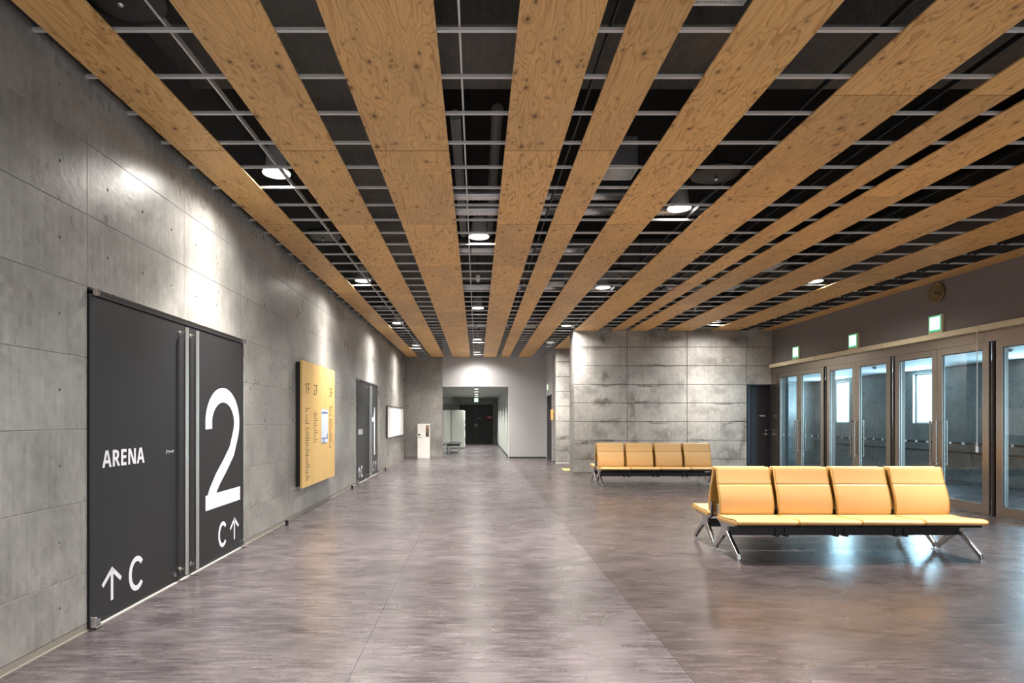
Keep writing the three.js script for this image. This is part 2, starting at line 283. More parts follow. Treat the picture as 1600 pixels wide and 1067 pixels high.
// right wall above the glass doors
const HEAD = 2.68;
const wallRight = struct('wall_right');
obj('painted_face', bx(XR, XR + .25, 2.68, SLAB, 3, -15.57), M.paintDark, wallRight);
obj('painted_face', bx(XR, XR + .25, 0, 2.68, 3, -4.56), M.paintDark, wallRight);
const PK = k => 8.84 + 2.12 * k;
obj('head_rail', rbx(XR - .03, XR + .12, 2.53, 2.68, -4.56, -15.56, .004, 1), M.steel, wallRight);
for (let k = -2; k <= 3; k++) {
  const d = PK(k), x0 = XR - .02, x1 = XR + .12;
  const post = obj('post', merge([rbx(x0, x1, 0, 2.53, -d + .06, -d + .022, .003, 1), rbx(x0, x1, 0, 2.53, -d - .022, -d - .06, .003, 1)]), M.steelDark, wallRight);
  obj('post_recess', bx(XR + .03, XR + .09, 0, 2.53, -d + .022, -d - .022), M.steelDark, post);
}
obj('post', rbx(XR - .02, XR + .12, 0, 2.53, -15.27, -15.56, .004, 1), M.steel, wallRight);
obj('threshold', bx(XR, XR + .1, 0, .006, -4.56, -15.56), M.steel, wallRight);

// ---- ceiling: plywood strips under light steel bars, dark void with beams above
const ceiling = struct('ceiling');
const strips = [[-2.49, -2.10], [-1.645, -1.166], [-.862, -.2326], [.2326, .702], [.852, 1.17], [1.483, 1.966], [2.465, 3.06], [3.395, 3.70], [3.85, 4.33], [4.80, 5.45], [5.90, 6.60], [7.15, 7.475]];
{
  const r = rng(3);
  strips.forEach(([x0, x1], i) => {
    const off = i < 6 ? 5.126 : 4.25, end = i < 6 ? DB - .01 : i === 6 ? 19.48 : DK - .01, w = x1 - x0;
    for (let d = off - 1.94 * Math.ceil((off - DREAR) / 1.94) ; d < end; d += 1.94) {
      const a = Math.max(d, DREAR + .01), b = Math.min(d + 1.94, end); if (b - a < .05) continue;
      const g = new THREE.BoxGeometry(w, .012, b - a - .011), uv = g.attributes.uv, n = g.attributes.normal, p = g.attributes.position, fl = r() < .5 ? -1 : 1, du = r() * .4, dv = r() * (.75 - w);
      for (let q = 0; q < uv.count; q++) uv.setXY(q, fl * p.getZ(q) + 1 + du * 0, p.getX(q) + w / 2 + dv);
      const inner = x => i === 6 && b > DK ? x : x;
      const m = obj('plywood_panel', g, M.ply[Math.floor(r() * 4)], ceiling); m.position.set(inner((x0 + x1) / 2), CEIL + .006, -(a + b) / 2);
    }
  });
  const bar = x1 => merge([bx(XL + .001, x1, 0, .001, -.0125, .0125), bx(XL + .001, x1, 0, .019, -.0125, -.0115), bx(XL + .001, x1, 0, .019, .0115, .0125), bx(XL + .001, x1, .001, .004, -.003, .003)]);
  const full = bar(XR), short = bar(2.5);
  for (let k = -13; k < 39; k++) { const d = 3.57 + k * .4853; if (d < DREAR + .1 || d > DB - .1) continue; const m = obj('furring_bar', d < DK - .05 ? full : short, M.galv, ceiling); m.position.set(0, CEIL + .0125, -d); }
  for (const [x, m] of [[-1.80, M.galv], [-.1, M.galv], [.78, M.darkMetal], [2.38, M.darkMetal], [3.25, M.darkMetal], [4.6, M.darkMetal]]) obj('carrier_channel', bx(x - .006, x + .006, CEIL + .034, CEIL + .072, 3, x > 2.4 ? -DK : -DB), m, ceiling);
  for (const x of [6.72, 6.80]) obj('carrier_channel', bx(x - .006, x + .006, CEIL + .002, CEIL + .03, 3, -DK), M.steelDark, ceiling);
  // concrete frame of the void
  obj('slab', bx(XL - .3, XR + .3, SLAB, SLAB + .2, 3.3, -DB - .3), M.plenum, ceiling);
  for (const d of [4.7, 12.6, 20.4]) obj('beam', bx(XL, XR, 4.42, SLAB, -d, -d - .92), M.plenumGrey, ceiling);
  obj('beam', bx(XL, XR, 4.42, SLAB, 1.5, .6), M.plenumGrey, ceiling);
  obj('beam', bx(-1.66, -1.0, 4.35, SLAB, 3, -DB), M.plenumGrey, ceiling);
  obj('beam', bx(6.2, XR, 4.5, SLAB, 3, -DK), M.plenum, ceiling);
}

// ---- arena doors in the left wall (local x runs away from the camera, local z into the room)
function arenaDoor(name, d0, d1, label, numeral) {
  const g = struct(name, label, 'door'); g.position.set(XL, 0, -d0); g.rotation.y = Math.PI / 2;
  const W = d1 - d0, mid = W / 2;
  obj('frame', merge([rbx(-.012, .03, 0, DTOP, -.09, .012, .003, 1), rbx(W - .03, W + .006, 0, DTOP, -.09, .006, .003, 1), rbx(-.012, W + .006, DTOP - .03, DTOP, -.09, .012, .003, 1)]), M.doorBlack, g);
  obj('frame_cap', bx(-.012, W + .006, DTOP, DTOP + .006, -.02, .014), M.steelDark, g);
  obj('sill', bx(0, W, 0, .008, -.1, .015), M.paleMetal, g);
  const leaf = (a, b) => obj('leaf', rbx(a, b, .012, DTOP - .034, -.05, .004, .003, 1), M.doorBlack, g);
  const l1 = leaf(.034, mid - .003), l2 = leaf(mid + .003, W - .034);
  const put = (geo, parent, nm, lab) => { geo.translate(0, 0, .0045); const m = obj(nm, geo, M.print, parent); m.userData.label = lab; return m; };
  put(word('ARENA', .135, 1.065, .118, .535), l1, 'lettering', 'white lettering ARENA');
  // small kana beside it
  const K = []; const kx = [1.0, 1.035, 1.07, 1.105], ky = 1.115, s = .028, st = (pts, i) => K.push(ribbon(pts.map(([a, b]) => [kx[i] + a * s, ky + b * s]), .0045));
  st([[0, .9], [1, .9], [.6, .5]], 0); st([[.5, .65], [.45, .3], [.1, 0]], 0); st([[.15, 1], [.15, .45]], 1); st([[.8, 1], [.8, .45], [.3, 0]], 1); st([[0, .5], [1, .5]], 2); st([[0, .65], [1, .65]], 3); st([[.55, 1], [.5, .4], [.15, 0]], 3);
  put(merge(K), l1, 'lettering', 'small white kana lettering');
  put(merge([glyph.arrow(.13, .125, .235, .235), glyph.c(.455, .105, .21, .26)]), l1, 'lettering', 'white arrow and letter C');
  put(numeral === 2 ? glyph.two(1.74, .527, .85, 1.19) : glyph.one(1.93, .51, .40, 1.19), l2, 'lettering', numeral === 2 ? 'large white numeral 2' : 'large white numeral 1');
  put(merge([glyph.c(2.03, .105, .21, .26), glyph.arrow(2.32, .125, .235, .235)]), l2, 'lettering', 'white letter C and arrow');
  for (const [x, p] of [[mid - .1, l1], [mid + .1, l2]]) obj('pull_handle', merge([rod([x, .055, .06], [x, 2.195, .06], .02, 16), rod([x, .10, 0], [x, .10, .06], .009), rod([x, 2.15, 0], [x, 2.15, .06], .009), rod([x, .10, .003], [x, .10, .008], .02, 16), rod([x, 2.15, .003], [x, 2.15, .008], .02, 16)]), std(new THREE.Color().setRGB(.66, .63, .59), .36, 1), p);
  const lk = rod([mid - .19, .075, .0], [mid - .19, .075, .01], .021, 20); obj('floor_lock', lk, M.chrome, l1);
  for (const [x, y] of [[.035, DTOP - .012], [W - .035, DTOP - .012], [.035, .045], [W - .035, .045]]) {
    const low = y < 1; const parts = [rod([x, y - .022, .03], [x, y + .022, .03], .02, 18), rbx(x - .03, x + .012, y - .02, y + .02, 0, .03, .004, 1)];
    if (low) parts.push(rbx(x - .042, x - .026, .006, .085, .0, .05, .006, 2), rbx(x - .042, x + .034, .004, .02, .0, .055, .006, 2));
    obj('pivot_hinge', merge(parts), M.chrome, x < 1 ? l1 : l2);
  }
  return g;
}
arenaDoor('door_1', D2[0], D2[1], 'black double door with large white numeral 2 and ARENA lettering', 2);
arenaDoor('door_2', D1[0], D1[1], 'black double door with large white numeral 1 and ARENA lettering', 1);

// passage end door
{
  const g = struct('door_3', 'black double door with red notice at the end of the passage', 'door'); g.position.set(-.035, 0, -35.8);
  for (const s of [-1, 1]) { const l = obj('leaf', rbx(s < 0 ? -.98 : .004, s < 0 ? -.004 : .98, .01, 2.25, -.06, -.01, .003, 1), M.doorBlack, g);
    obj('pull_handle', rbx(s * .06 - .015, s * .06 + .015, .95, 1.15, -.01, .03, .005, 1), M.steel, l);
    if (s > 0) { const n = obj('notice', rbx(.62, .95, 1.42, 1.6, -.01, .0, .002, 1), std('#c2281f', .5), l); n.userData.label = 'red notice plate'; obj('lettering', merge([bx(.66, .91, 1.53, 1.555, 0, .002), bx(.66, .88, 1.475, 1.495, 0, .002)]), M.print, l); obj('lettering', bx(-.02 + .06, .26, 1.455, 1.48, -.01, -.008), M.print, l); }
  }
  obj('frame', merge([bx(-.99, .99, 2.25, 2.262, -.1, 0), bx(-1, 1, 0, 2.262, -.14, -.1), bx(-.5, .5, 0, .006, -.06, .03)]), M.steelDark, g);
}
// side door in the painted side wall
{
  const g = struct('door_4', 'dark grey door under a small exit sign in the side wall', 'door'); g.position.set(2.5, 0, -20.5); g.rotation.y = -Math.PI / 2;
  const l = obj('leaf', rbx(-1.39, -.01, .01, 2.23, -.14, -.1, .003, 1), std('#3a3b3f', .5), g); obj('handle', rod([-.14, 1.0, -.1], [-.14, 1.0, -.04], .012), M.chrome, l);
  obj('frame', merge([bx(-1.4, -1.37, 0, 2.24, -.15, .003), bx(-.03, 0, 0, 2.24, -.15, .003), bx(-1.4, 0, 2.21, 2.24, -.15, .003)]), std('#55565a', .5), g);
}
// black door in the block wall
{
  const g = struct('door_5', 'narrow black door set into the concrete block wall', 'door'); g.position.set(6.845, 0, -DK);
  obj('frame', merge([bx(0, .03, 0, 2.28, -.25, .003), bx(.585, .615, 0, 2.28, -.25, .003), bx(.03, .585, 2.25, 2.28, -.25, .003)]), M.doorBlack, g);
  obj('reveal_panel', bx(.03, .13, 0, 2.25, -.12, -.1), std(new THREE.Color().setRGB(.02, .035, .05), .3), g);
  const l = obj('leaf', rbx(.13, .585, .01, 2.24, -.13, -.09, .003, 1), M.doorBlack, g);
  obj('lettering', bx(.36, .50, 1.475, 1.5, -.09, -.088), std('#b9bcc0', .6), l);
  obj('lever_handle', merge([rod([.52, 1.02, -.09], [.52, 1.02, -.03], .01), rod([.53, 1.02, -.03], [.39, 1.02, -.03], .01), rod([.52, 1.02, -.09], [.52, 1.02, -.084], .027, 18), rod([.52, 1.12, -.09], [.52, 1.12, -.075], .018, 16)]), M.chrome, l);
}
// ---- glass double doors
{
  for (let k = -2; k <= 2; k++) {
    const where = k === 2 ? 'beside the concrete block wall' : k === 1 ? 'second from the concrete block wall' : k === 0 ? 'under the clock' : k === -1 ? 'next past the one under the clock' : 'last in the row, farthest from the block wall';
    const g = struct('door_' + (8 - k), 'steel framed glass double door ' + where, 'door'); g.position.set(XR, 0, -PK(k) - .06); g.rotation.y = Math.PI / 2; // local x away from camera, local z towards the vestibule is negative
    for (const s of [0, 1]) {
      const a = s ? 1.002 : .002, b = s ? 1.998 : .998, st = .112;
      const l = obj('leaf', merge([rbx(a, a + st, .01, 2.525, -.065, -.02, .004, 1), rbx(b - st, b, .01, 2.525, -.065, -.02, .004, 1), rbx(a + st, b - st, .01, .158, -.065, -.02, .004, 1), rbx(a + st, b - st, 2.418, 2.525, -.065, -.02, .004, 1)]), M.steel, g);
      obj('gasket', merge([bx(a + st, a + st + .01, .158, 2.418, -.05, -.035), bx(b - st - .01, b - st, .158, 2.418, -.05, -.035), bx(a + st, b - st, .158, .168, -.05, -.035), bx(a + st, b - st, 2.408, 2.418, -.05, -.035)]), std('#5f6c72', .4, .1), l);
      const pane = new THREE.PlaneGeometry(b - a - 2 * st, 2.26); pane.translate((a + b) / 2, 1.288, -.0425); obj('pane', pane, M.glass, l);
      for (let q = 0; q < 3; q++) { const c = a + st + (b - a - 2 * st) * [.17, .5, .83][q]; obj('sticker', bx(c - .026, c + .026, 1.013, 1.047, -.0415, -.0405), M.print, l); }
      const hx = s ? a + st * .55 : b - st * .55, hp = [];
      for (const z of [.045, -.13]) { const f = z > 0 ? -.02 : -.065; hp.push(rod([hx, .66, z], [hx, 1.385, z], .0105)); for (const y of [.69, 1.355]) hp.push(rod([hx, y, f], [hx, y, z], .008)); }
      obj('pull_handle', merge(hp), M.steel, l);
      if (!s) obj('lock', rod([b - st / 2, .60, -.02], [b - st / 2, .60, .006], .022, 16), M.chrome, l);
    }
  }
}
// ---- vestibule behind the glass: floor, ceiling, outer wall with windows
const XO = 11.0, VC = 2.62;
const winD = [[18.15, 18.95, 1.3], [14.7, 15.5, 1.3], [11.25, 12.05, 1.3], [4.2, 8.2, .1]];   // the last is the glazed entrance
{
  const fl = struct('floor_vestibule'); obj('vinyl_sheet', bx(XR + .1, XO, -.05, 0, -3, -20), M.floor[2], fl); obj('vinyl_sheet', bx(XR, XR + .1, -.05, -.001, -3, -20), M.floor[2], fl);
  const ce = struct('ceiling_vestibule'); obj('ceiling_board', bx(XR + .25, XO + .2, VC, VC + .15, -3, -20.2), std('#d6d9da', .7), ce);
  const w = struct('wall_outer'), rows = [0, 1.3, 2.53, VC], geos = [];
  const ds = [3, ...winD.slice().reverse().flatMap(w => [w[0], w[1]]), 20];
  for (let i = 0; i + 1 < ds.length; i += 2) geos.push(bx(XO, XO + .2, 0, VC, -ds[i], -ds[i + 1]));
  for (const [a, b, y] of winD) geos.push(bx(XO, XO + .2, 0, y, -a, -b), bx(XO, XO + .2, 2.53, VC, -a, -b));
  obj('concrete_face', merge(geos), M.concrete, w);
  const we = struct('wall_outer_end'); obj('concrete_face', bx(XR, XO + .2, 0, VC, -20, -20.2), M.concrete, we); obj('concrete_face', bx(XR + .1, XO + .2, 0, VC, -2.8, -3), M.concrete, we); obj('concrete_face', bx(XR + .002, XR + .25, 0, VC, -16.26, -20), M.concrete, we);
  winD.forEach(([a, b, y0], i) => {
    const g = struct('window_' + (i + 1), ['bright frosted window in the vestibule, nearest its end wall', 'bright frosted window in the vestibule, second from its end wall', 'bright frosted window in the vestibule, third from its end wall', 'wide glazed vestibule entrance beyond the last frosted window'][i], 'window');
    obj('frame', merge([bx(XO + .08, XO + .14, y0, y0 + .03, -a, -b), bx(XO + .08, XO + .14, 2.5, 2.53, -a, -b), bx(XO + .08, XO + .14, y0, 2.53, -a, -a - .03), bx(XO + .08, XO + .14, y0, 2.53, -b + .03, -b), bx(XO + .09, XO + .13, y0 + .03, 2.5, -a - .19, -a - .21)]), M.paleMetal, g);
    obj('window_pane', bx(XO + .105, XO + .115, y0 + .03, 2.5, -a - .03, -b + .03), new THREE.MeshStandardMaterial({ color: '#dfe8ec', emissive: new THREE.Color(.86, .95, 1), emissiveIntensity: 2.6, roughness: .4 }), g);
    const L = new THREE.RectAreaLight(DAY, i === 3 ? WINDOW_LIGHT * .2 : WINDOW_LIGHT, b - a - .06, 2.47 - y0); L.position.set(XO + .06, (y0 + 2.53) / 2, -(a + b) / 2); L.lookAt(XO - 5, (y0 + 2.53) / 2, -(a + b) / 2); scene.add(L);
  });
  for (const [y, s] of [[.86, 'upper'], [.655, 'lower']]) {
    const h = thing('handrail', 'black ' + s + ' handrail along the vestibule concrete wall', 'handrail', [XO, y, 0]);
    obj('rail', rod([-.07, 0, -3.2], [-.07, 0, -19.9], .023), M.black, h);
    for (let d = 3.8; d < 19.8; d += 1.2) obj('bracket', merge([rod([-.07, -.01, -d], [-.04, -.05, -d], .007), rod([-.04, -.05, -d], [0, -.05, -d], .007)]), M.black, h);
  }
  for (const d of [10.6, 14.2]) { const g = thing('smoke_detector', 'round grey dome detector under the vestibule ceiling ' + (d < 12 ? 'behind the door under the clock' : 'behind the door next to the block wall'), 'detector', [9.2, VC, -d], 'vestibule ceiling detectors'); obj('base', rod([0, -.012, 0], [0, 0, 0], .06, 24), M.white, g); obj('dome', lathe([[0, -.06], [.03, -.055], [.045, -.04], [.048, -.012]], 24), std('#8a8d90', .4), g); }
}

// ================================================================== THINGS
// ---- downlights between the strips
{
  const p = thing('downlight', 'round downlight', 'downlight', [0, 0, 0], 'ceiling downlights');
  obj('can', lathe([[0, .52], [.098, .52], [.098, .235], [.092, .235], [.092, .25], [0, .25]], 32), std('#57524e', .4, .3), p);
  obj('reflector', lathe([[.088, .235], [.09, .16], [.1, .06], [.122, .004], [.126, 0], [.128, .004], [.106, .06], [.094, .16], [.092, .235]], 32), std('#cfcfce', .25, .3), p);
  const ring = obj('trim_ring', lathe([[.112, .0], [.128, -.004], [.131, .004], [.128, .012], [.116, .012], [.112, 0]], 32), glow(LAMP, 1.6), p);
  obj('lens', lathe([[0, .018], [.06, .02], [.111, .024], [.111, .03], [0, .03]], 32), glow(LAMP, 14), p);
  const Y = CEIL + .09;
  const nth = ['first', 'second', 'third', 'fourth', 'fifth'], from = (n, what) => Array.from({ length: n }, (_, i) => nth[n - 1 - i] + ' from the ' + what);
  const rows = [
    [['before the first arena door', 'over the first arena door', 'over the wooden floor guide', 'over the arena door past the floor guide', 'over the white notice board'], [[-1.9, 1.2], [-1.9, 5.83], [-1.92, 10.35], [-1.92, 14.9], [-1.92, 19.4]]],
    [from(5, 'passage opening in the row between the broad plywood strips'), [[0, 2.8], [.03, 7.86], [.02, 12.9], [.01, 18.0], [0, 21.35]]],
    [from(5, 'side door in the row past the block wall corner'), [[2.22, 2.4], [2.24, 6.8], [2.24, 10.9], [2.24, 15.35], [2.24, 18.7]]],
    [from(4, 'block wall in the row beside the glass doors'), [[5.72, 1.2], [5.72, 5.85], [5.72, 10.4], [5.72, 14.72]]],
  ];
  let first = true;
  for (const [label, pts] of rows) for (const [x, d] of pts) {
    let o; if (first) { o = p; first = false; } else o = copyOf(p, [0, 0, 0]);
    o.position.set(x, Y, -d); o.userData.label = 'bright round downlight ' + label[pts.findIndex(q => q[1] === d)]; o.userData.group = 'ceiling downlights';
    for (const [ang, cd] of [[80, LAMP_CD], [44, LAMP_NARROW_CD]]) {
      const s = new THREE.SpotLight(LAMP, cd, 0, ang * Math.PI / 180, 1, 2); s.position.set(x, Y - .008, -d); s.target.position.set(x, 0, -d); s.castShadow = true; s.shadow.radius = 4.5; scene.add(s, s.target);
    }
  }
}
// ---- round black ceiling discs
{
  const p = thing('ceiling_speaker', 'round black disc with a chrome knob in the void', 'speaker', [0, 0, 0]);
  obj('disc', lathe([[0, .0], [.19, .004], [.225, .012], [.235, .026], [.225, .045], [.1, .06], [0, .06]], 40), std('#050506', .5), p);
  obj('knob', lathe([[0, -.04], [.014, -.038], [.017, -.028], [.012, -.016], [.014, .002], [0, .002]], 16), M.alu, p);
  obj('hanger', rod([0, .06, 0], [0, SLAB - CEIL - .05, 0], .008), M.darkMetal, p);
  const bar = k => 3.57 + k * .4853;
  const spots = [[-1.93, bar(-.5), 0], [-1.93, bar(8.5), 0], [-1.93, bar(18.5), 0], [2.24, bar(4.5), 1], [2.24, bar(12.5), 1], [2.24, bar(28.5), 1]];
  spots.forEach(([x, d, s], i) => { const o = i ? copyOf(p, [0, 0, 0]) : p; o.position.set(x, CEIL + .036, -d); o.userData.label = 'round black ceiling disc with small knob ' + ['before the numeral 2 door', 'between numeral 2 door and wooden floor guide', 'just before the numeral 1 door', 'over the aisle beside the bench pair', 'over the aisle midway between the two bench pairs', 'past the block wall corner'][i]; o.userData.group = 'black ceiling discs'; });
}
// ---- white egg-crate air grilles
{
  const p = thing('air_grille', 'white egg-crate air grille hung between the plywood strips', 'grille', [0, 0, 0], 'air grilles in the ceiling void');
  obj('frame', merge([rbx(-.15, .15, 0, .03, -.15, -.135, .003, 1), rbx(-.15, .15, 0, .03, .135, .15, .003, 1), rbx(-.15, -.135, 0, .03, -.135, .135, .003, 1), rbx(.135, .15, 0, .03, -.135, .135, .003, 1)]), M.white, p);
  for (let i = 0; i < 11; i++) obj('slat', bx(-.1125 + i * .0225 - .0015, -.1125 + i * .0225 + .0015, .004, .024, -.135, .135), M.white, p);
  for (let i = 0; i < 6; i++) obj('cross_slat', bx(-.135, .135, .004, .024, -.1125 + i * .045 - .0015, -.1125 + i * .045 + .0015), M.white, p);
  obj('duct_box', bx(-.14, .14, .03, .3, -.14, .14), std('#77777a', .6, .3), p);
  const spots = [[1.36, 3.33], [1.36, 5.87], [1.36, 10.7], [4.6, 9.5], [4.58, 11.0], [1.36, 15.6]];
  spots.forEach(([x, d], i) => { const o = i ? copyOf(p, [0, 0, 0]) : p; o.position.set(x, CEIL + .1, -d); o.userData.label = 'white egg-crate air grille ' + ['fourth from the passage wall beside the narrow plywood strip', 'third from the passage wall beside the narrow plywood strip', 'second from the passage wall beside the narrow plywood strip', 'between the bench pairs, farther from the block wall', 'between the bench pairs, closer to the block wall', 'first from the passage wall beside the narrow plywood strip'][i]; });
}
// ---- ducts and pipes in the void
{
  const wrap = tex(256, 256, (u, v) => { const k = .35 + .9 * (nz2.fbm(u, v, 24, 12, 4) - .3); return [k, k, k]; }, false, [3, 1]);
  const foilM = new THREE.MeshStandardMaterial({ color: '#c9c9ca', roughness: .32, metalness: .7, bumpMap: wrap, bumpScale: .03 });
  const long = [[-.2, 4.2, .05, 5.65, 9.3, 'silver foil wrapped pipe running lengthwise beside the middle rod', foilM], [.19, 4.25, .055, 5.65, 9.4, 'grey plain pipe running lengthwise above the middle gap', std('#6b6660', .5)], [1.3, 4.3, .07, 5.6, 14.5, 'dark pipe running lengthwise above the narrow plywood strip', M.darkMetal], [3.2, 4.2, .03, .5, 4.6, 'thin steel conduit running lengthwise beside the seventh strip', M.steelDark], [5.2, 4.25, .09, 5.7, 15.4, 'dark duct running lengthwise above the benches', M.darkMetal]];
  for (const [x, y, r, a, b, label, m] of long) { const o = obj('pipe', rod([x, y, -a], [x, y, -b], r, 18), m); tag(o, label, 'pipe'); }
  const cross = [[6.93, 3.93, .06, -.6, 2.0], [7.42, 3.93, .07, -.6, 3.1], [9.2, 3.95, .06, -.5, 1.6], [11.7, 3.93, .07, -.6, 5.6], [16.5, 3.95, .07, -.6, 2.0]];
  cross.forEach(([d, y, r, x0, x1], i) => {
    const pts = [], n = Math.round((x1 - x0) / .03); for (let k = 0; k <= n; k++) { const x = x0 + (x1 - x0) * k / n; pts.push([r * (k % 2 ? 1 : .9), x]); }
    const g = lathe(pts, 16); g.rotateZ(-Math.PI / 2); g.translate(0, y, -d);
    tag(obj('flexible_duct', g, M.foil), 'ribbed silver flexible duct, ' + ['first', 'second', 'third', 'fourth', 'fifth'][i] + ' crossing the void beyond the concrete beam', 'duct', 'flexible ducts in the ceiling void');
  });
  const cab = [[[-.9, 3.75, -6.9], [-.55, 3.72, -8.4], [-.9, 3.78, -9.3]], [[1.05, 3.72, -8.0], [1.35, 3.7, -8.6], [1.55, 3.78, -8.4]], [[-.95, 3.78, -12.5], [-.5, 3.71, -13.1], [-.4, 3.75, -14.0]]];
  for (const c of cab) tag(obj('cable', tube(c, .006, 30, 6), std('#b8b4ac', .6)), 'thin pale cable sagging above the steel bars ' + ['past the first arena door', 'beside the narrow plywood strip', 'before the second arena door'][cab.indexOf(c)], 'cable', 'loose cables in the ceiling void');
  for (const [x, d] of [[.02, 10.1], [4.6, 12.9], [-.02, 15.3]]) { const s = thing('ceiling_sensor', 'small white sensor hanging ' + (x > 4 ? 'above the bench in front of the block wall' : d < 12 ? 'in the middle gap after the second downlight' : 'in the middle gap nearer the passage'), 'sensor', [x, CEIL + .04, -d], 'small ceiling sensors'); obj('body', rbx(-.035, .035, 0, .09, -.035, .035, .008, 2), M.white, s); obj('head', rod([0, -.03, 0], [0, 0, 0], .016, 14), M.paleMetal, s); obj('stem', rod([0, .09, 0], [0, SLAB - CEIL - .05, 0], .006), M.darkMetal, s); }
  for (let k = 0; k < 3; k++) { const x = [-.1, 2.38, 4.6][k]; for (const d of [3.2, 6.1, 9.0]) tag(obj('hanger_rod', rod([x + .012, CEIL + .03, -d], [x + .012, SLAB, -d], .005, 8), M.darkMetal), 'thin dark threaded hanger rod dropping from the slab', 'rod', 'hanger rods in the ceiling void'); }
}
// ---- waiting benches: four padded seats on a beam with two splayed legs
function loft(loop, width, r) { // closed loop of [z, y] swept along x, edges rounded by r
  const n = loop.length, inn = loop.map((p, i) => { const a = loop[(i + n - 1) % n], b = loop[(i + 1) % n]; let dx = b[0] - a[0], dy = b[1] - a[1]; const L = Math.hypot(dx, dy) || 1; return [-dy / L, dx / L]; });
  const st = []; for (let i = 0; i <= 4; i++) { const t = i / 4 * Math.PI / 2; st.push([-width / 2 + r * (1 - Math.sin(t)), r * (1 - Math.cos(t))]); } st.reverse(); // from edge inwards
  const left = st.map(([x, d]) => [x, d]).sort((a, b) => a[0] - b[0]);
  const all = [...left.map(([x]) => { const u = (x + width / 2) / r; return [x, r * (1 - Math.sqrt(Math.max(0, 1 - (1 - u) * (1 - u))))]; })];
  const stations = [...all, ...all.slice().reverse().map(([x, d]) => [-x, d])];
  const pos = [], idx = [], uv = [];
  stations.forEach(([x, d]) => { loop.forEach((p, i) => { pos.push(x, p[1] + inn[i][1] * d, p[0] + inn[i][0] * d); uv.push(x, i / n); }); });
  for (let s = 0; s + 1 < stations.length; s++) for (let i = 0; i < n; i++) { const a = s * n + i, b = s * n + (i + 1) % n; idx.push(a, b, a + n, b, b + n, a + n); }
  const tri = THREE.ShapeUtils.triangulateShape(loop.map(p => new THREE.Vector2(...p)), []);
  const last = (stations.length - 1) * n; for (const [a, b, c] of tri) { idx.push(a, c, b, last + a, last + b, last + c); }
  const g = new THREE.BufferGeometry(); g.setAttribute('position', new THREE.Float32BufferAttribute(pos, 3)); g.setAttribute('uv', new THREE.Float32BufferAttribute(uv, 2)); g.setIndex(idx); g.computeVertexNormals(); return g;
}
function smoothLoop(pts, n) { const c = new THREE.CatmullRomCurve3(pts.map(p => new THREE.Vector3(p[0], p[1], 0)), true, 'centripetal'); return c.getSpacedPoints(n).slice(0, n).map(p => [p.x, p.y]); }
const ccw = l => { let a = 0; l.forEach((p, i) => { const q = l[(i + 1) % l.length]; a += p[0] * q[1] - q[0] * p[1]; }); return a > 0 ? l : l.slice().reverse(); };
